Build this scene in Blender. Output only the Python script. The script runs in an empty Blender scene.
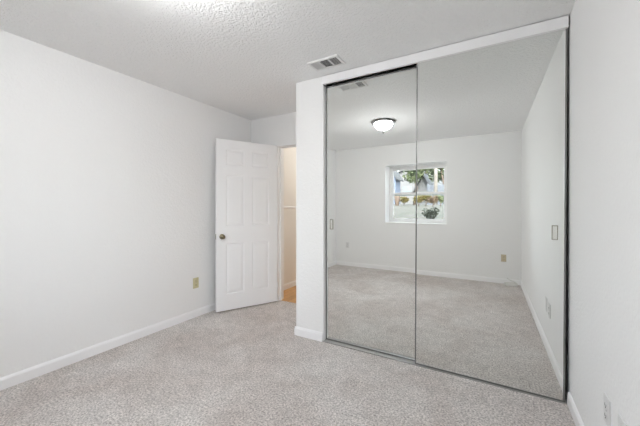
import bpy, bmesh, math, random
from mathutils import Vector, Matrix
random.seed(7)
C = bpy.context.scene.collection
SC = bpy.context.scene

# ------------------------------------------------------------------ measured room (metres)
XL, XR = -2.878, 0.436          # left wall, right wall
YB, YF = -0.850, 3.123          # window wall, door wall
YC = 2.395                      # closet front
H = 2.44
CX0, CX1 = -1.6285, -1.336      # closet stub wall
DX0, DX1 = -2.432, -1.670       # doorway
DTOP = 2.045
EYE = 1.241

# ------------------------------------------------------------------ camera
cam_d = bpy.data.cameras.new('camera'); cam = bpy.data.objects.new('camera', cam_d); C.objects.link(cam)
cam.location = (0, 0, EYE)
cam.rotation_euler = (math.pi/2, 0, 0.5178)
cam_d.sensor_width = 36; cam_d.lens = 36*297.8/640; cam_d.shift_y = -6.3/640; cam_d.clip_start = 0.02
SC.camera = cam

# ------------------------------------------------------------------ sky, sun, exposure
W = bpy.data.worlds.new('sky'); SC.world = W; W.use_nodes = True
nt = W.node_tree; bg = nt.nodes['Background']
sky = nt.nodes.new('ShaderNodeTexSky'); sky.sky_type = 'NISHITA'; sky.sun_disc = False
sky.sun_elevation = math.radians(42); sky.sun_rotation = math.radians(20); sky.dust_density = 3.0; sky.ozone_density = 1.0
hs = nt.nodes.new('ShaderNodeHueSaturation'); hs.inputs['Saturation'].default_value = .35
nt.links.new(sky.outputs['Color'], hs.inputs['Color']); nt.links.new(hs.outputs['Color'], bg.inputs['Color']); bg.inputs['Strength'].default_value = 2.8
sun_d = bpy.data.lights.new('sun', 'SUN'); sun = bpy.data.objects.new('sun', sun_d); C.objects.link(sun)
sun_d.energy = 1.8; sun_d.angle = math.radians(3); sun_d.color = (1.0, .95, .88)
sun.rotation_euler = (math.radians(48), 0, math.radians(160)); sun.location = (0, 8, 9)
LAMP = 112.0                     # radiance of the frosted glass bowl
HALL_LAMP = 40.0
SC.view_settings.view_transform = 'Standard'; SC.view_settings.look = 'None'
SC.view_settings.exposure = 0.0; SC.view_settings.gamma = 1.0; SC.view_settings.use_curve_mapping = False
SC.cycles.max_bounces = 18; SC.cycles.diffuse_bounces = 12; SC.cycles.glossy_bounces = 6
SC.cycles.transparent_max_bounces = 12; SC.cycles.sample_clamp_indirect = 6.0
SC.cycles.use_denoising = True

# ------------------------------------------------------------------ materials
def s2l(c): return tuple(((v/255+.055)/1.055)**2.4 if v/255 > .04045 else v/255/12.92 for v in c) + (1,)
def mat(name, col, rough=.6, metal=0., spec=.5, bump=None, var=None, emit=None, coat=0):
    """bump = (scale, detail, strength, distance); var = (scale, colour2, lo, hi)"""
    m = bpy.data.materials.new(name); m.use_nodes = True; n = m.node_tree; p = n.nodes['Principled BSDF']
    c = s2l(col) if max(col) > 1.01 else tuple(col)+(1,)
    p.inputs['Base Color'].default_value = c; p.inputs['Roughness'].default_value = rough
    p.inputs['Metallic'].default_value = metal; p.inputs['Specular IOR Level'].default_value = spec
    p.inputs['Coat Weight'].default_value = coat
    g = n.nodes.new('ShaderNodeNewGeometry')
    if var:
        t = n.nodes.new('ShaderNodeTexNoise'); t.inputs['Scale'].default_value = var[0]; t.inputs['Detail'].default_value = 4
        r = n.nodes.new('ShaderNodeValToRGB'); c2 = s2l(var[1]) if max(var[1]) > 1.01 else tuple(var[1])+(1,)
        r.color_ramp.elements[0].position = var[2]; r.color_ramp.elements[0].color = c
        r.color_ramp.elements[1].position = var[3]; r.color_ramp.elements[1].color = c2
        n.links.new(g.outputs['Position'], t.inputs['Vector']); n.links.new(t.outputs['Fac'], r.inputs['Fac'])
        n.links.new(r.outputs['Color'], p.inputs['Base Color'])
    if bump:
        t = n.nodes.new('ShaderNodeTexNoise'); t.inputs['Scale'].default_value = bump[0]; t.inputs['Detail'].default_value = bump[1]
        b = n.nodes.new('ShaderNodeBump'); b.inputs['Strength'].default_value = bump[2]; b.inputs['Distance'].default_value = bump[3]
        n.links.new(g.outputs['Position'], t.inputs['Vector']); n.links.new(t.outputs['Fac'], b.inputs['Height'])
        n.links.new(b.outputs['Normal'], p.inputs['Normal'])
    if emit:
        p.inputs['Emission Color'].default_value = tuple(emit[0])+(1,); p.inputs['Emission Strength'].default_value = emit[1]
    return m

M = {}
M['wall'] = mat('wall_paint', (.872, .873, .872), .5, spec=.35, bump=(62, 3, .6, .005))
M['ceil'] = mat('textured_ceiling', (.945, .95, .955), .8, spec=.2)
def ceiling_nodes(m):
    n = m.node_tree; p = n.nodes['Principled BSDF']; g = n.nodes.new('ShaderNodeNewGeometry')
    v = n.nodes.new('ShaderNodeTexVoronoi'); v.feature = 'SMOOTH_F1'; v.inputs['Scale'].default_value = 74; v.inputs['Randomness'].default_value = 1
    t = n.nodes.new('ShaderNodeTexNoise'); t.inputs['Scale'].default_value = 50; t.inputs['Detail'].default_value = 4; t.inputs['Distortion'].default_value = .6
    r = n.nodes.new('ShaderNodeValToRGB'); r.color_ramp.elements[0].position = .42; r.color_ramp.elements[1].position = .58
    a = n.nodes.new('ShaderNodeMath'); a.operation = 'MULTIPLY_ADD'; a.inputs[1].default_value = .5
    b = n.nodes.new('ShaderNodeBump'); b.inputs['Strength'].default_value = .7; b.inputs['Distance'].default_value = .0045
    L = n.links.new
    L(g.outputs['Position'], v.inputs['Vector']); L(g.outputs['Position'], t.inputs['Vector']); L(t.outputs['Fac'], r.inputs['Fac'])
    L(v.outputs['Distance'], a.inputs[0]); L(r.outputs['Color'], a.inputs[2]); L(a.outputs[0], b.inputs['Height']); L(b.outputs['Normal'], p.inputs['Normal'])
ceiling_nodes(M['ceil'])
M['trim'] = mat('white_semigloss_trim', (.91, .91, .92), .35, spec=.4)
M['door'] = mat('white_painted_door', (.90, .90, .91), .38, spec=.4, bump=(120, 2, .06, .001))
M['mirror'] = mat('mirror_silver', (.86, .875, .855), 0.0, metal=1)
M['chrome'] = mat('dull_chrome', (.24, .24, .235), .35, metal=1)
M['pull'] = mat('satin_pull', (.36, .34, .28), .3, metal=1)
M['pullcup'] = mat('pull_cup', (.84, .84, .80), .2, metal=.9)
M['track'] = mat('aluminium_track', (.50, .49, .48), .6, metal=1)
M['dark'] = mat('dark_gasket', (.02, .02, .02), .6)
M['brass'] = mat('aged_brass', (.36, .30, .19), .28, metal=1, var=(60, (.16, .14, .10), .4, .7))
M['ivory'] = mat('ivory_plastic', (205, 198, 160), .4)
M['tan'] = mat('tan_plastic', (196, 184, 158), .4)
M['white_pl'] = mat('painted_plate', (.74, .74, .735), .45)
M['slot'] = mat('dark_slot', (.03, .03, .03), .6)
M['vent'] = mat('white_vent_enamel', (.86, .86, .86), .5)
M['ventdark'] = mat('vent_shadow', (.07, .07, .07), .9)
M['rim'] = mat('brushed_nickel_rim', (.20, .20, .20), .35, metal=1)
M['bowl'] = mat('frosted_glass_bowl', (.9, .9, .9), .4, emit=((.985, .995, 1.0), LAMP))
M['hallbowl'] = mat('hall_glass_bowl', (.9, .9, .9), .4, emit=((1.0, .985, .955), HALL_LAMP))
M['vinyl'] = mat('white_vinyl', (.94, .94, .94), .35)
M['cable'] = mat('white_cable', (.78, .78, .75), .5)
M['hallwall'] = mat('hall_paint', (.86, .84, .80), .55, bump=(70, 3, .3, .004))

def carpet_mat():
    m = bpy.data.materials.new('cut_pile_carpet'); m.use_nodes = True; n = m.node_tree; p = n.nodes['Principled BSDF']; L = n.links.new
    g = n.nodes.new('ShaderNodeNewGeometry')
    def noise(s, d, dist=0, rough=.5):
        t = n.nodes.new('ShaderNodeTexNoise'); t.inputs['Scale'].default_value = s; t.inputs['Detail'].default_value = d
        t.inputs['Distortion'].default_value = dist; t.inputs['Roughness'].default_value = rough; L(g.outputs['Position'], t.inputs['Vector']); return t
    def ramp(src, a, ca, b, cb):
        r = n.nodes.new('ShaderNodeValToRGB'); e = r.color_ramp.elements
        e[0].position, e[0].color, e[1].position, e[1].color = a, ca, b, cb; L(src, r.inputs['Fac']); return r
    def mix(kind, f, a, b):
        x = n.nodes.new('ShaderNodeMix'); x.data_type = 'RGBA'; x.blend_type = kind
        if isinstance(f, float): x.inputs[0].default_value = f
        else: L(f, x.inputs[0])
        L(a, x.inputs[6]); L(b, x.inputs[7]); return x.outputs[2]
    tuft = ramp(noise(85, 4, 0, .7).outputs['Fac'], .34, (.38, .352, .335, 1), .62, (.99, .945, .915, 1))     # yarn flecks
    big = ramp(noise(1.6, 4, .5).outputs['Fac'], .38, (.86, .825, .81, 1), .65, (1.0, 1.0, 1.0, 1))              # worn lanes
    mid = ramp(noise(11, 4, 1.0).outputs['Fac'], .3, (.82, .82, .82, 1), .7, (1, 1, 1, 1))
    c = mix('MULTIPLY', 1.0, tuft.outputs['Color'], big.outputs['Color'])
    c = mix('MULTIPLY', 1.0, c, mid.outputs['Color'])
    L(c, p.inputs['Base Color']); p.inputs['Roughness'].default_value = 1; p.inputs['Specular IOR Level'].default_value = .05
    h = noise(110, 3, 0, .7); b = n.nodes.new('ShaderNodeBump'); b.inputs['Strength'].default_value = .9; b.inputs['Distance'].default_value = .012
    L(h.outputs['Fac'], b.inputs['Height']); L(b.outputs['Normal'], p.inputs['Normal'])
    return m
M['carpet'] = carpet_mat()

def wood_mat():
    m = mat('oak_boards', (.55, .33, .15), .35); n = m.node_tree; p = n.nodes['Principled BSDF']; L = n.links.new
    g = n.nodes.new('ShaderNodeNewGeometry'); mp = n.nodes.new('ShaderNodeMapping'); mp.inputs['Scale'].default_value = (1, 1, 1)
    mp.inputs['Rotation'].default_value = (0, 0, math.pi/2)
    br = n.nodes.new('ShaderNodeTexBrick'); br.inputs['Scale'].default_value = 4
    br.inputs['Color1'].default_value = (.62, .36, .15, 1); br.inputs['Color2'].default_value = (.50, .27, .10, 1); br.inputs['Mortar'].default_value = (.2, .1, .04, 1)
    br.inputs['Mortar Size'].default_value = .006; br.inputs['Brick Width'].default_value = 3; br.inputs['Row Height'].default_value = .34
    L(g.outputs['Position'], mp.inputs['Vector']); L(mp.outputs[0], br.inputs['Vector']); L(br.outputs['Color'], p.inputs['Base Color'])
    return m
M['wood'] = wood_mat()

def glass_mat():
    m = bpy.data.materials.new('clear_pane'); m.use_nodes = True; n = m.node_tree; n.nodes.clear(); L = n.links.new
    o = n.nodes.new('ShaderNodeOutputMaterial'); mx = n.nodes.new('ShaderNodeMixShader'); f = n.nodes.new('ShaderNodeFresnel'); f.inputs['IOR'].default_value = 1.3
    t = n.nodes.new('ShaderNodeBsdfTransparent'); t.inputs['Color'].default_value = (.94, .96, .95, 1); gl = n.nodes.new('ShaderNodeBsdfGlossy'); gl.inputs['Roughness'].default_value = 0.02
    L(f.outputs[0], mx.inputs[0]); L(t.outputs[0], mx.inputs[1]); L(gl.outputs[0], mx.inputs[2]); L(mx.outputs[0], o.inputs['Surface'])
    return m
M['glass'] = glass_mat()

# ------------------------------------------------------------------ helpers
def bx(bm, x0, y0, z0, x1, y1, z1, mi=0):
    v = [bm.verts.new(q) for q in ((x0,y0,z0),(x1,y0,z0),(x1,y1,z0),(x0,y1,z0),(x0,y0,z1),(x1,y0,z1),(x1,y1,z1),(x0,y1,z1))]
    for f in ((0,3,2,1),(4,5,6,7),(0,1,5,4),(1,2,6,5),(2,3,7,6),(3,0,4,7)):
        fc = bm.faces.new([v[i] for i in f]); fc.material_index = mi
def lathe(bm, prof, n=32, c=(0,0,0), axis='Z', mi=0):
    """prof = [(radius, height)]; revolve about axis through c"""
    rings = []
    for r, h in prof:
        ring = []
        for k in range(n):
            a = 2*math.pi*k/n; x, y = r*math.cos(a), r*math.sin(a)
            p = {'Z': (x, y, h), 'X': (h, x, y), 'Y': (x, h, y)}[axis]
            ring.append(bm.verts.new((p[0]+c[0], p[1]+c[1], p[2]+c[2])))
        rings.append(ring)
    for a, b in zip(rings, rings[1:]):
        for k in range(n):
            fc = bm.faces.new((a[k], a[(k+1)%n], b[(k+1)%n], b[k])); fc.smooth = True; fc.material_index = mi
    return rings
def tube(bm, pts, r, n=10, closed=False):
    pts = [Vector(p) for p in pts]; rings = []
    for i, p in enumerate(pts):
        a = pts[max(i-1, 0)]; b = pts[min(i+1, len(pts)-1)]; t = (b-a).normalized()
        u = t.cross(Vector((0,0,1))); u = u.normalized() if u.length > .05 else Vector((1,0,0)); w = t.cross(u).normalized()
        rr = r[i] if isinstance(r, (list, tuple)) else r
        rings.append([bm.verts.new(p + u*rr*math.cos(2*math.pi*k/n) + w*rr*math.sin(2*math.pi*k/n)) for k in range(n)])
    for a, b in zip(rings, rings[1:]):
        for k in range(n):
            bm.faces.new((a[k], a[(k+1)%n], b[(k+1)%n], b[k])).smooth = True
    bm.faces.new(rings[0][::-1]); bm.faces.new(rings[-1])
def prism(bm, poly, p0, axis_u, axis_v, ext):
    """poly of (u,v) points swept along vector ext"""
    p0, au, av, e = Vector(p0), Vector(axis_u), Vector(axis_v), Vector(ext)
    A = [bm.verts.new(p0+au*u+av*v) for u, v in poly]; B = [bm.verts.new(p0+au*u+av*v+e) for u, v in poly]
    n = len(poly)
    for k in range(n): bm.faces.new((A[k], A[(k+1)%n], B[(k+1)%n], B[k]))
    bm.faces.new(A[::-1]); bm.faces.new(B)
def obj(name, bm, mats, parent=None, bevel=0, loc=None):
    bmesh.ops.recalc_face_normals(bm, faces=bm.faces[:])
    me = bpy.data.meshes.new(name); bm.to_mesh(me); bm.free()
    o = bpy.data.objects.new(name, me); C.objects.link(o)
    for m in (mats if isinstance(mats, (list, tuple)) else [mats]): me.materials.append(m)
    if parent: o.parent = parent
    if loc: o.location = loc
    if bevel:
        b = o.modifiers.new('bevel', 'BEVEL'); b.width = bevel; b.segments = 2; b.limit_method = 'ANGLE'; b.angle_limit = math.radians(40)
    return o
def tag(o, label, cat, kind=None, group=None):
    o['label'] = label; o['category'] = cat
    if kind: o['kind'] = kind
    if group: o['group'] = group
    return o
def empty(name, loc, rz=0):
    o = bpy.data.objects.new(name, None); C.objects.link(o); o.location = loc; o.rotation_euler = (0, 0, rz); o.empty_display_size = .1
    return o
def box_obj(name, boxes, m, parent=None, bevel=0, loc=None):
    bm = bmesh.new()
    for b in boxes: bx(bm, *b)
    return obj(name, bm, m, parent, bevel, loc)

# ------------------------------------------------------------------ room shell
T = .12
WX0, WX1, WZ0, WZ1 = -1.790, -0.652, .922, 2.052        # window opening in the wall
RD = .27                                                # depth of the window recess
BT = .33                                                # window wall thickness
tag(box_obj('floor', [(XL-T, YB-BT, -.1, XR+T, YF+.05, 0)], M['carpet']), 'beige grey cut pile carpet covering the bedroom floor', 'carpet', 'structure')
tag(box_obj('ceiling', [(XL-T, YB-BT, H, XR+T, YF+T, H+.12)], M['ceil']), 'white knockdown textured bedroom ceiling', 'ceiling', 'structure')
tag(box_obj('wall_left', [(XL-T, YB-BT, 0, XL, YF+T, H)], M['wall']), 'long plain white wall on the left with one outlet', 'wall', 'structure')
tag(box_obj('wall_right', [(XR, YB-BT, 0, XR+T, YF+T, H)], M['wall']), 'white wall at the right edge beside the mirrored closet', 'wall', 'structure')
tag(box_obj('wall_door', [(XL, YF, 0, DX0, YF+T, H), (DX0, YF, DTOP, DX1, YF+T, H), (DX1, YF, 0, XR, YF+T, H)], M['wall']),
    'white wall holding the doorway behind the open door', 'wall', 'structure')
tag(box_obj('wall_window', [(XL, YB-BT, 0, WX0, YB, H), (WX1, YB-BT, 0, XR, YB, H), (WX0, YB-BT, 0, WX1, YB, WZ0), (WX0, YB-BT, WZ1, WX1, YB, H)], M['wall']),
    'white wall with the window, seen in the closet mirrors', 'wall', 'structure')
tag(box_obj('wall_closet', [(CX0, YC, 0, CX1, YC+.11, H), (CX0, YC+.11, 0, CX0+.11, YF, H)], M['wall']),
    'narrow white stub wall ending the closet beside the doorway', 'wall', 'structure')

BH, BTK = .082, .013
def baseboard(name, p, q, nrm, label, h=BH):
    p, q, nrm = Vector(p+(0,)), Vector(q+(0,)), Vector(nrm+(0,))
    bm = bmesh.new()
    prism(bm, [(0, 0), (BTK, 0), (BTK, h-.018), (BTK*.55, h-.004), (BTK*.3, h), (0, h)], p, nrm, (0,0,1), q-p)
    return tag(obj(name, bm, M['trim']), label, 'baseboard', 'structure')
baseboard('baseboard_left', (XL, YB), (XL, YF), (1, 0), 'white baseboard along the long left wall')
baseboard('baseboard_right', (XR, YB), (XR, YC-.002), (-1, 0), 'white baseboard along the right wall up to the closet track')
baseboard('baseboard_door', (XL+BTK, YF), (DX0, YF), (0, -1), 'short white baseboard between left wall and doorway')
baseboard('baseboard_window', (XL+BTK, YB), (XR-BTK, YB), (0, 1), 'white baseboard under the window, seen in the mirrors')
baseboard('baseboard_stub', (CX0-BTK, YC), (CX1, YC), (0, -1), 'short white baseboard across the front of the closet stub wall')
baseboard('baseboard_passage', (CX0, YC), (CX0, YF), (-1, 0), 'white baseboard on the doorway side of the closet stub wall')

# closet fascia and tracks
tag(box_obj('trim_1', [(CX1+.004, YC-.018, 2.362, XR-.008, YC+.006, H-.006)], M['trim'], bevel=.002),
    'long white fascia board above the mirrored closet doors', 'trim', 'structure')
tag(box_obj('trim_2', [(CX1, YC+.012, H-.05, XR, YC+.02, H), (CX1, YC+.045, H-.05, XR, YC+.052, H), (CX1, YC+.085, H-.05, XR, YC+.092, H), (CX1, YC+.012, H-.012, XR, YC+.09, H)], M['dark']),
    'dark overhead sliding track hidden behind the closet fascia', 'track', 'structure')
tag(box_obj('trim_3', [(CX1, YC-.006, 0, XR-.001, YC+.09, .004), (CX1, YC-.006, .004, XR-.001, YC-.002, .008), (CX1, YC+.036, .004, XR-.001, YC+.039, .010), (CX1, YC+.082, .004, XR-.001, YC+.085, .010)], M['track']),
    'metal floor track running under the mirrored closet doors', 'track', 'structure')
tag(box_obj('trim_4', [(CX1, YC+.002, .0, CX1+.006, YC+.108, 2.36)], M['trim']), 'thin white jamb strip at the left of the closet opening', 'jamb', 'structure')

# ------------------------------------------------------------------ mirrored sliding closet doors
def mirror_door(x0, x1, y, ztop, pull_x, label, lean=0):
    w = x1-x0; z0 = .007; fw = .009
    r = empty('mirror_door', ((x0+x1)/2, y, 0)); r.rotation_euler = (0, lean, 0); tag(r, label, 'mirror door', 'thing', 'sliding mirror doors of the closet')
    a, b = -w/2, w/2
    box_obj('mirror_panel', [(a+.003, .003, z0+.003, b-.003, .012, ztop-.003)], M['mirror'], r)
    bm = bmesh.new()
    bx(bm, a, 0, z0, a+fw, .030, ztop); bx(bm, b-fw, 0, z0, b, .030, ztop)
    bx(bm, a+fw, 0, z0, b-fw, .030, z0+fw); bx(bm, a+fw, 0, ztop-fw, b-fw, .030, ztop)
    obj('mirror_frame', bm, M['chrome'], r)
    px = pull_x-(x0+x1)/2; zc = 1.078; pw, ph = .016, .046
    bm = bmesh.new()                                        # raised rim round a recessed cup
    for q in ((px-pw, 0, zc-ph, px-pw+.004, 0, zc+ph), (px+pw-.004, 0, zc-ph, px+pw, 0, zc+ph), (px-pw+.004, 0, zc+ph-.005, px+pw-.004, 0, zc+ph), (px-pw+.004, 0, zc-ph, px+pw-.004, 0, zc-ph+.005)):
        bx(bm, q[0], -.0025, q[2], q[3], .003, q[5])
    fp = obj('finger_pull', bm, M['pull'], r)
    box_obj('pull_cup', [(px-pw+.003, .0005, zc-ph+.003, px+pw-.003, .003, zc+ph-.003)], M['pullcup'], fp)
    box_obj('backing_board', [(a+fw, .013, z0+fw, b-fw, .019, ztop-fw)], M['dark'], r)
    return r
md_right = mirror_door(-.5105, .4125, YC+.002, 2.392, .356, 'right sliding mirror closet door, nearer one, reaching toward the right wall', .0058)
md_left = mirror_door(CX1+.008, -.47, YC+.044, 2.356, -1.268, 'left sliding mirror closet door, in the rear track beside the stub wall')

# ------------------------------------------------------------------ hinged door, jamb
def panel_slab(bm, w, h, t, rects, dep=.007, bev=.014, raise_in=.03):
    """slab x 0..w, y 0..t, z 0..h with raised-and-fielded panels on both faces"""
    xs = sorted({0, w} | {v for r in rects for v in (r[0], r[2])}); zs = sorted({0, h} | {v for r in rects for v in (r[1], r[3])})
    for side in (0, 1):
        y = 0 if side == 0 else t; s = 1 if side == 0 else -1
        for i in range(len(xs)-1):
            for j in range(len(zs)-1):
                a, b, c, d = xs[i], zs[j], xs[i+1], zs[j+1]
                if any(abs(a-r[0]) < 1e-6 and abs(c-r[2]) < 1e-6 and b >= r[1]-1e-6 and d <= r[3]+1e-6 for r in rects):
                    loops = []
                    for ins, dy in ((0, 0), (bev*.5, dep), (bev, dep), (bev+raise_in, dep*.2)):
                        loops.append([bm.verts.new(q) for q in ((a+ins, y+s*dy, b+ins), (c-ins, y+s*dy, b+ins), (c-ins, y+s*dy, d-ins), (a+ins, y+s*dy, d-ins))])
                    for p, q in zip(loops, loops[1:]):
                        for k in range(4): bm.faces.new((p[k], p[(k+1)%4], q[(k+1)%4], q[k]))
                    bm.faces.new(loops[-1])
                else:
                    bm.faces.new([bm.verts.new(q) for q in ((a, y, b), (c, y, b), (c, y, d), (a, y, d))])
    for q in (((0,0,0),(0,t,0),(0,t,h),(0,0,h)), ((w,0,0),(w,t,0),(w,t,h),(w,0,h)), ((0,0,0),(w,0,0),(w,t,0),(0,t,0)), ((0,0,h),(w,0,h),(w,t,h),(0,t,h))):
        bm.faces.new([bm.verts.new(p) for p in q])
    bmesh.ops.remove_doubles(bm, verts=bm.verts[:], dist=1e-5)
hinge = Vector((-2.434, 3.106)); free = Vector((-2.793, 2.424)); dv = free-hinge
DW, DH, DT = .768, 2.022, .035
ang = math.atan2(dv.y, dv.x)
dr = empty('door_1', (hinge.x, hinge.y, .014), ang); tag(dr, 'white six panel bedroom door standing open near the left wall', 'door', 'structure')
st, mul = .112, .10; pw_ = (DW-2*st-mul)/2
rects = []
for x in (st, st+pw_+mul):
    for z0_, z1_ in ((.19, .79), (1.0, 1.60), (1.72, 1.91)): rects.append((x, z0_, x+pw_, z1_))
bm = bmesh.new(); panel_slab(bm, DW, DH, DT, rects)
# local +x runs hinge -> free edge; the room-side face is local y = t
slab = obj('door_slab', bm, M['door'], dr); 
def knob(side):
    s = 1 if side else -1; y0 = DT if side else 0
    prof = [(0, 0), (.030, 0), (.031, .004), (.026, .008), (.011, .012), (.010, .030), (.020, .038), (.026, .048), (.025, .057), (.017, .064), (.0, .066)]
    if not side: prof = [(r, h*.72) for r, h in prof]
    bm = bmesh.new(); lathe(bm, [(max(r, .0004), y0+s*h) for r, h in prof], 24, (DW-.065, 0, .875), 'Y')
    return obj('door_knob', bm, M['brass'], dr)
knob(True); knob(False)
box_obj('latch_plate', [(DW-.0005, .006, .845, DW+.0015, DT-.006, .905)], M['brass'], dr)
for z in (.20, 1.02, 1.80):
    bm = bmesh.new(); lathe(bm, [(.0004, z-.045), (.006, z-.045), (.006, z+.045), (.0004, z+.045)], 12, (-.006, DT+.002, 0)); bx(bm, -.004, DT-.001, z-.042, .025, DT+.0015, z+.042)
    obj('hinge', bm, M['trim'], dr)
jb = [(DX0-.0, YF-.006, 0, DX0+.018, YF+T+.006, DTOP-.018), (DX1-.018, YF-.006, 0, DX1, YF+T+.006, DTOP-.018), (DX0, YF-.006, DTOP-.018, DX1, YF+T+.006, DTOP),
      (DX0+.018, YF+.045, 0, DX0+.030, YF+.08, DTOP-.018), (DX1-.030, YF+.045, 0, DX1-.018, YF+.08, DTOP-.018), (DX0+.03, YF+.045, DTOP-.03, DX1-.03, YF+.08, DTOP-.018)]
tag(box_obj('trim_5', jb, M['trim'], bevel=.002), 'white door jamb with stop lining the bedroom doorway', 'door frame', 'structure')

# ------------------------------------------------------------------ hallway beyond the doorway
HY0, HY1, HX0, HX1 = YF+T, 5.6, -2.66, -1.25
tag(box_obj('floor_hall', [(HX0-T, YF+.05, -.1, HX1+T, HY1, .002)], M['wood']), 'orange oak wood floor of the hallway past the doorway', 'wood floor', 'structure')
tag(box_obj('wall_hall', [(HX0-T, HY0, 0, HX0, HY1, H)], M['hallwall']), 'warm white hallway wall seen through the doorway', 'wall', 'structure')
tag(box_obj('wall_hall_end', [(HX0, HY1-T, 0, HX1, HY1, H), (HX1, HY0, 0, HX1+T, HY1, H)], M['hallwall']), 'warm white walls closing the far end of the hallway', 'wall', 'structure')
tag(box_obj('ceiling_hall', [(HX0-T, HY0, H, HX1+T, HY1, H+.12)], M['hallwall']), 'plain white hallway ceiling', 'ceiling', 'structure')
bm = bmesh.new(); prism(bm, [(0, 0), (.013, 0), (.013, .064), (.006, .082), (0, .082)], (HX0, HY0+.01, 0), (1,0,0), (0,0,1), (0, HY1-T-HY0-.02, 0))
tag(obj('baseboard_hall', bm, M['trim']), 'white baseboard along the hallway wall above the wood floor', 'baseboard', 'structure')
bm = bmesh.new(); prism(bm, [(0, 0), (.008, .004), (.011, .012), (.011, .022), (.006, .03), (0, .032)], (HX0, HY0+.01, 1.215), (1,0,0), (0,0,1), (0, HY1-T-HY0-.02, 0))
tag(obj('trim_6', bm, M['trim']), 'white chair rail moulding on the hallway wall', 'moulding', 'structure')

# ------------------------------------------------------------------ window (in the wall behind the camera)
wr = empty('window_1', ((WX0+WX1)/2, YB-RD, WZ0)); tag(wr, 'white framed single hung window seen reflected in the mirrors', 'window', 'structure')
ww, wh = (WX1-WX0)/2, WZ1-WZ0
FW = .045
box_obj('window_frame', [(-ww, -.05, 0, -ww+FW, 0, wh), (ww-FW, -.05, 0, ww, 0, wh), (-ww+FW, -.05, 0, ww-FW, 0, FW), (-ww+FW, -.05, wh-FW, ww-FW, 0, wh)], M['vinyl'], wr, bevel=.003)
mid = wh*.502
def sash(name, z0, z1, y, fw=.042):
    a, b = -ww+FW, ww-FW
    s = box_obj(name, [(a, y-.02, z0, a+fw, y, z1), (b-fw, y-.02, z0, b, y, z1), (a+fw, y-.02, z0, b-fw, y, z0+fw), (a+fw, y-.02, z1-fw, b-fw, y, z1)], M['vinyl'], wr, bevel=.002)
    box_obj('window_pane', [(a+fw, y-.012, z0+fw, b-fw, y-.008, z1-fw)], M['glass'], s)
    return s
sash('upper_sash', mid-.030, wh-FW, -.026); ls = sash('lower_sash', FW, mid+.030, -.003)
box_obj('sash_lock', [(-.03, -.003, mid+.0301, .03, .018, mid+.042)], M['vinyl'], wr)

lt = .006  # liner added whiter than the wall; its white stands in for daylight
tag(box_obj('trim_7', [(WX0, YB-RD, WZ0, WX0+lt, YB+.001, WZ1), (WX1-lt, YB-RD, WZ0, WX1, YB+.001, WZ1), (WX0+lt, YB-RD, WZ1-lt, WX1-lt, YB+.001, WZ1), (WX0+lt, YB-RD, WZ0, WX1-lt, YB+.012, WZ0+.012)], M['vinyl'], bevel=.001),
    'white liner boards added to brighten the deep window recess, with its sill', 'window sill', 'structure')

# ------------------------------------------------------------------ ceiling light
LX, LY = -1.300, .800
def dome(name_label, x, y, mm, group=None, R=.168, r=.128):
    e = empty('ceiling_light', (x, y, H)); tag(e, name_label, 'ceiling light', 'thing')
    bm = bmesh.new(); lathe(bm, [(.0005, 0), (.055, 0), (.055, -.012), (.045, -.018), (.012, -.02), (.012, -.055), (.0005, -.056)], 32); obj('canopy', bm, M['vent'], e)
    bm = bmesh.new(); lathe(bm, [(r-.006, -.001), (R-.012, -.001), (R-.002, -.006), (R, -.014), (R-.008, -.022), (r+.004, -.028), (r-.006, -.028), (r-.006, -.001)], 48); obj('rim', bm, M['rim'], e)
    for k in range(3):
        a = 2*math.pi*k/3+.5; bm = bmesh.new(); tube(bm, [(.04*math.cos(a), .04*math.sin(a), -.012), ((r-.002)*math.cos(a), (r-.002)*math.sin(a), -.020)], .003, 8); obj('bracket_arm', bm, M['rim'], e)
    bm = bmesh.new(); n = 10
    lathe(bm, [(max(r*math.cos(t*math.pi/2/n), .004), -.027-.094*math.sin(t*math.pi/2/n)) for t in range(n+1)], 48); obj('glass_bowl', bm, mm, e)
    bm = bmesh.new(); lathe(bm, [(.004, -.05), (.004, -.126), (.013, -.130), (.014, -.137), (.007, -.143), (.010, -.152), (.008, -.163), (.0005, -.170)], 20); obj('finial', bm, M['rim'], e)
    return e
dome('dark rimmed ceiling light with a lit frosted glass bowl', LX, LY, M['bowl'])
dome('hallway ceiling light with a warm lit glass bowl, past the doorway', -1.95, 4.25, M['hallbowl'])

# ------------------------------------------------------------------ ceiling vent
vx0, vx1, vy0, vy1 = -1.318, -1.040, 2.098, 2.262
ve = empty('ceiling_vent', ((vx0+vx1)/2, (vy0+vy1)/2, H)); tag(ve, 'white three section louvred air vent on the ceiling near the closet', 'ceiling vent')
hx, hy = (vx1-vx0)/2, (vy1-vy0)/2; fb = .020; zt = .012
div = [-hx+fb, -hx+fb+(2*hx-2*fb-.016)/3, -hx+fb+2*(2*hx-2*fb-.016)/3+.008, hx-fb]
seg = (2*hx-2*fb-.016)/3
banks = [(-hx+fb+k*(seg+.008), -hx+fb+k*(seg+.008)+seg) for k in range(3)]
fr = [(-hx, -hy, -zt, -hx+fb, hy, -.0005), (hx-fb, -hy, -zt, hx, hy, -.0005), (-hx+fb, -hy, -zt, hx-fb, -hy+fb, -.0005), (-hx+fb, hy-fb, -zt, hx-fb, hy, -.0005)]
for k in (0, 1): fr.append((banks[k][1], -hy+fb, -zt, banks[k+1][0], hy-fb, -.0005))
box_obj('vent_frame', fr, M['vent'], ve, bevel=.002)
box_obj('shade_backing', [(-hx+fb, -hy+fb, -.0015, hx-fb, hy-fb, -.0005)], M['ventdark'], ve)  # flat dark sheet, painted as the shade behind the louvres
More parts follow.
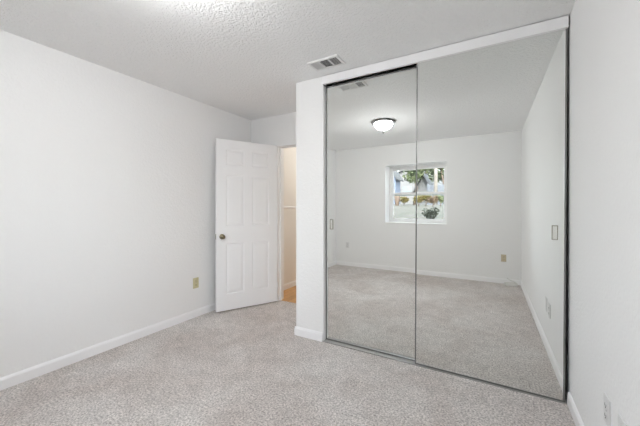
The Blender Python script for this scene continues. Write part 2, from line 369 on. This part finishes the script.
for k, (a, b) in enumerate(banks):
    bm = bmesh.new(); n = 7
    if k == 1:
        for i in range(n):
            y = -hy+fb+(2*hy-2*fb)*(i+.5)/n
            prism(bm, [(-.006, -.011), (-.005, -.0115), (.005, -.003), (.004, -.0025)], (a, y, 0), (0,1,0), (0,0,1), (b-a, 0, 0))
    else:
        s = -1 if k == 0 else 1
        for i in range(n):
            x = a+(b-a)*(i+.5)/n
            q = .0028 if k == 0 else .006
            prism(bm, [(s*-q, -.003), (s*(-q+.001), -.0025), (s*q, -.011), (s*(q-.001), -.0115)], (x, -hy+fb, 0), (1,0,0), (0,0,1), (0, 2*hy-2*fb, 0))
    obj('louvre_bank', bm, M['vent'], ve)

# ------------------------------------------------------------------ outlets and plates
def outlet(loc, rz, m, label, kind='duplex', size=(.072, .116), group=None):
    """plate lying on a wall whose outward normal is local -y"""
    e = empty('wall_outlet' if kind == 'duplex' else 'wall_plate', loc, rz); tag(e, label, 'outlet' if kind == 'duplex' else 'wall plate', 'thing', group)
    w, h = size
    box_obj('cover_plate', [(-w/2, -.006, -h/2, w/2, 0, h/2)], m, e, bevel=.002)
    if kind == 'duplex':
        for z in (.022, -.022):
            s = box_obj('socket', [(-.016, -.0085, z-.0145, .016, -.006, z+.0145)], m, e, bevel=.003)
            box_obj('socket_slot', [(-.008, -.0092, z-.004, -.0055, -.0085, z+.008), (.0055, -.0092, z-.004, .008, -.0085, z+.006), (-.0025, -.0092, z-.011, .0025, -.0085, z-.007)], M['slot'], s)
        bm = bmesh.new(); lathe(bm, [(.0003, -.0072), (.003, -.007), (.0032, -.006)], 12, (0,0,0), 'Y'); obj('screw', bm, M['track'], e)
    else:
        for z in (.042, -.042) if h > .1 else (0,):
            bm = bmesh.new(); lathe(bm, [(.0003, -.0072), (.003, -.007), (.0032, -.006)], 12, (0,0,z), 'Y'); obj('screw', bm, m, e)
    return e
outlet((XL, 2.222, .382), math.pi/2, M['ivory'], 'ivory duplex outlet low on the long left wall near the open door')
outlet((-2.60, YB, .435), math.pi, M['white_pl'], 'pale outlet on the window wall near the left corner, seen in the left mirror')
outlet((.196, YB, .41), math.pi, M['tan'], 'tan outlet on the window wall near the right corner, seen in the right mirror')
outlet((XR, 1.70, .375), -math.pi/2, M['white_pl'], 'pale outlet on the right wall, the one nearer the closet')
outlet((XR, 1.535, .385), -math.pi/2, M['white_pl'], 'blank pale wall plate on the right wall, the one farther from the closet', 'blank')
outlet((-1.70, YB, .215), math.pi, M['wall'], 'square painted over patch low under the window, seen in the left mirror', 'blank', (.12, .13))

# coiled cable on the carpet in the far corner
bm = bmesh.new(); pts = []
for i in range(170):
    a = i/170*2*math.pi*5; rr = .068+.012*math.sin(a*1.31+.4); z = .008+.034*(i/170)+.004*math.sin(a*2.1)
    pts.append((.285+rr*1.15*math.cos(a), -.735+rr*.8*math.sin(a), z))
pts += [(.36, -.76, .05), (.33, -.80, .06), (.28, -.815, .075), (.24, -.826, .10)]
tube(bm, pts, .0065, 8)
tag(obj('coiled_cable', bm, M['cable']), 'small white coil of cable on the carpet in the corner by the window wall', 'cable')

# ------------------------------------------------------------------ outside the window
def out_pt(u, v, y, ym=YC+.03):
    """the place outside that the mirror shows at a pixel, at real depth y"""
    f, th = 297.8, .5178; k = (u-320)/f; Y = 2*ym-y; d = Y/(math.cos(th)+k*math.sin(th)); r = k*d
    return Vector((r*math.cos(th)-d*math.sin(th), y, EYE-(v-206.7)*d/f))
M['ground'] = mat('pale_gravel_slope', (0.034, 0.031, 0.026), .9, var=(2.2, (0.020, 0.023, 0.015), .42, .62), bump=(9, 4, .6, .05))
M['leaf_y'] = mat('yellow_green_leaves', (0.086, 0.082, 0.023), .6, var=(8, (0.125, 0.094, 0.035), .4, .6))
M['leaf_g'] = mat('green_leaves', (0.025, 0.039, 0.017), .6, var=(3, (0.086, 0.101, 0.051), .4, .6))
M['leaf_o'] = mat('rusty_leaves', (0.094, 0.066, 0.035), .6, var=(8, (0.133, 0.094, 0.070), .4, .6))
M['leaf_p'] = mat('sage_leaves', (0.043, 0.051, 0.039), .6, var=(6, (0.074, 0.082, 0.062), .4, .6))
M['bark'] = mat('bark', (0.055, 0.039, 0.031), .9, bump=(20, 4, .6, .02))
M['clay'] = mat('terracotta', (0.156, 0.113, 0.090), .8)
M['siding'] = mat('white_siding', (.058, .058, .062), .6)
M['roofg'] = mat('grey_shingle', (0.031, 0.033, 0.037), .9, bump=(12, 3, .5, .03))
M['bluewall'] = mat('blue_grey_siding', (0.051, 0.066, 0.101), .7)
M['greywall'] = mat('grey_siding', (0.047, 0.049, 0.053), .7)
M['fence'] = mat('weathered_fence', (0.047, 0.053, 0.066), .8, bump=(14, 3, .4, .01))
M['glassdark'] = mat('dark_window_glass', (0.047, 0.062, 0.078), .1)

bm = bmesh.new(); nx, ny = 40, 46
gy = [-1.19-(j/ny)**1.6*32 for j in range(ny+1)]
def gz(x, y):
    d = -1.19-y; t = min(d/5.2, 1); base = .66+.60*(t*t*(3-2*t)) + max(0, d-5.2)*.012
    return base+.03*math.sin(x*1.7+y*.9)+.02*math.sin(x*3.9-y*2.3)
rows = [[bm.verts.new((-22+34*i/nx, y, gz(-22+34*i/nx, y))) for i in range(nx+1)] for y in gy]
for a, b in zip(rows, rows[1:]):
    for i in range(nx): bm.faces.new((a[i], a[i+1], b[i+1], b[i])).smooth = True
tag(obj('ground', bm, M['ground']), 'pale gravelly slope with patches of grass outside the window', 'ground', 'structure')

def foliage(bm, c, rad, n, size):
    for _ in range(n):
        while True:
            p = Vector((random.uniform(-1,1), random.uniform(-1,1), random.uniform(-1,1)))
            if .25 < p.length < 1: break
        p = Vector((c[0]+p.x*rad[0], c[1]+p.y*rad[1], c[2]+p.z*rad[2]))
        a = Vector((random.gauss(0,1), random.gauss(0,1), random.gauss(0,1))).normalized(); b = a.orthogonal().normalized(); s = size*random.uniform(.6, 1.3)
        q = [p-a*s, p+b*s*.45, p+a*s, p-b*s*.45]
        bm.faces.new([bm.verts.new(v) for v in q])
def plant(name, label, cat, base, h, rad, n, size, leaf, stem_r, group=None, clusters=5, lo=.5, hi=.82):
    e = empty(name, base); tag(e, label, cat, 'thing', group)
    bm = bmesh.new(); top = h*.45
    tube(bm, [(0,0,-.1), (.04*h,0,top*.5), (0,0,top)], [stem_r, stem_r*.8, stem_r*.6], 8)
    for k in range(4):
        a = k*1.7+random.random(); tube(bm, [(0,0,top*.9), (rad*.35*math.cos(a), rad*.35*math.sin(a), h*.62), (rad*.6*math.cos(a), rad*.6*math.sin(a), h*.8)], [stem_r*.55, stem_r*.4, stem_r*.2], 6)
    obj('trunk', bm, M['bark'], e)
    bm = bmesh.new()
    for k in range(clusters):
        a = 2*math.pi*k/clusters+random.random(); q = rad*.45
        foliage(bm, (q*math.cos(a), q*math.sin(a), h*random.uniform(lo, hi)), (rad*.6, rad*.6, h*.26), n//clusters, size)
    obj('foliage', bm, leaf, e)
    return e
# the row of shrubs at the top of the slope
sy = -6.6
shr = [(403.5, .40, .21, 0, 'leaf_y', 'yellow green shrub with dark bare stems at the left of the window view'),
       (418.5, .42, .20, .25, 'leaf_y', 'bright yellow green shrub just right of the mirror seam'),
       (426, .42, .20, -.2, 'leaf_y', 'yellow green shrub in the middle of the right window half'),
       (433, .38, .18, .2, 'leaf_o', 'orange tinged shrub right of the yellow green ones on the slope'),
       (440.5, .42, .20, -.2, 'leaf_g', 'dark green shrub at the right end of the row on the slope')]
for u, h, r, dy, lf, lab in shr:
    p = out_pt(u, 204, sy+dy); p.z = gz(p.x, p.y)
    plant('shrub', lab, 'shrub', p, h, r, 420, .040, M[lf], .022, 'shrubs along the top of the slope')
p = out_pt(431, 214, -3.0); p.z = gz(p.x, p.y)
plant('low_bush', 'low grey green bush spreading on the slope close to the window', 'bush', p, .42, .20, 900, .030, M['leaf_p'], .008, clusters=8, lo=.12, hi=.62)
# terracotta planter
p = out_pt(396.8, 205, -6.2); p.z = gz(p.x, p.y)-.02
bm = bmesh.new(); lathe(bm, [(.0005, 0), (.07, 0), (.10, .36), (.115, .37), (.115, .42), (.09, .42), (.08, .34), (.0005, .34)], 28)
tag(obj('planter', bm, M['clay'], loc=p), 'tall terracotta planter at the left edge of the window view', 'planter')

# trees behind
for u, y, h, r, lab in ((413.5, -10.5, 4.0, .62, 'slender green tree between the white house and the grey shed'),
                        (424, -20.2, 5.6, 1.75, 'large leafy green tree rising behind the grey gabled shed'),
                        (441, -13.2, 4.6, .95, 'green tree at the right edge of the window view behind the fence')):
    p = out_pt(u, 205, y); p.z = gz(p.x, p.y)
    plant('garden_tree', lab, 'tree', p, h, r, 1500, .14, M['leaf_g'], .09, 'trees beyond the slope', clusters=9)

def house(name, label, cat, u0, u1, y, dep, hw, hr, wall, windows=(), over=.35):
    a, b = out_pt(u0, 205, y), out_pt(u1, 205, y); x0, x1 = min(a.x, b.x), max(a.x, b.x); z = min(gz(x0, y), gz(x1, y))-.15
    e = empty(name, ((x0+x1)/2, y, z)); tag(e, label, cat, 'thing'); w = (x1-x0)/2
    bm = bmesh.new(); prism(bm, [(-w, 0), (w, 0), (w, hw), (0, hw+hr), (-w, hw)], (0, 0, 0), (1,0,0), (0,0,1), (0, -dep, 0)); obj('house_wall', bm, wall, e)
    s = hr/w; o = over; t = .12
    bm = bmesh.new(); prism(bm, [(-w-o, hw-s*o+.01), (0, hw+hr+.01), (w+o, hw-s*o+.01), (w+o, hw-s*o+.01+t), (0, hw+hr+.01+t), (-w-o, hw-s*o+.01+t)], (0, .3, 0), (1,0,0), (0,0,1), (0, -dep-.6, 0)); obj('roof', bm, M['roofg'], e)
    for wx, wz, sx, sz in windows:
        f = box_obj('house_window', [(wx-sx/2, -.01, wz, wx+sx/2, .05, wz+sz)], M['siding'], e)
        box_obj('house_pane', [(wx-sx/2+.08, .045, wz+.08, wx+sx/2-.08, .06, wz+sz-.08)], M['glassdark'], f)
    return e
house('white_house', 'white sided neighbouring house behind the slope at the left of the window view', 'house', 399, 436, -29, 6, 3.7, .9, M['siding'], ((-1.05, 1.45, 1.15, .75), (.9, 1.45, .9, .75)))
house('blue_house', 'blue grey house at the far left edge of the window view', 'house', 380, 395.5, -21, 1.6, 2.6, 1.2, M['bluewall'], ((.2, .6, .9, .9),), .2)
house('grey_shed', 'small grey gabled shed among the trees, right of the mirror seam', 'shed', 417, 430, -14, 3, 1.25, .75, M['greywall'], ((0, .4, .7, .6),), .25)
# blue grey wall panel fence on the right and the pole
a, b = out_pt(428, 205, -10), out_pt(450, 205, -10); x0, x1 = min(a.x, b.x), max(a.x, b.x); z = gz((x0+x1)/2, -10)-.1
fe = empty('fence', ((x0+x1)/2, -10, z)); tag(fe, 'weathered blue grey board fence at the right of the window view', 'fence'); w = (x1-x0)/2
n = int(2*w/.15); box_obj('fence_boards', [(-w+i*.15, 0, .05, -w+i*.15+.138, .02, 1.05) for i in range(n)], M['fence'], fe)
for q in (.25, .82): box_obj('fence_rail', [(-w, -.04, q, w, 0, q+.08)], M['fence'], fe)
for i in range(int(2*w/1.5)+1): box_obj('fence_post', [(-w+i*1.5-.05, -.12, 0, -w+i*1.5+.05, -.04, 1.1)], M['fence'], fe)
p = out_pt(435.5, 205, -9.2); p.z = gz(p.x, p.y)-.1
bm = bmesh.new(); tube(bm, [(0,0,0), (.03,0,2), (0,.02,4.6)], [.085, .075, .06], 14)
for a in (.6, 2.2, 4.0): tube(bm, [(.01,0,2.2+a*.3), (.5*math.cos(a), .5*math.sin(a), 3.0+a*.3), (.8*math.cos(a), .8*math.sin(a), 3.7+a*.3)], [.05, .035, .015], 8)
M['palebark'] = mat('pale_bark', (.13, .12, .112), .9, var=(6, (.09, .08, .072), .45, .6))
tag(obj('bare_tree', bm, M['palebark'], loc=p), 'pale bare tree trunk standing before the fence at the right', 'tree')
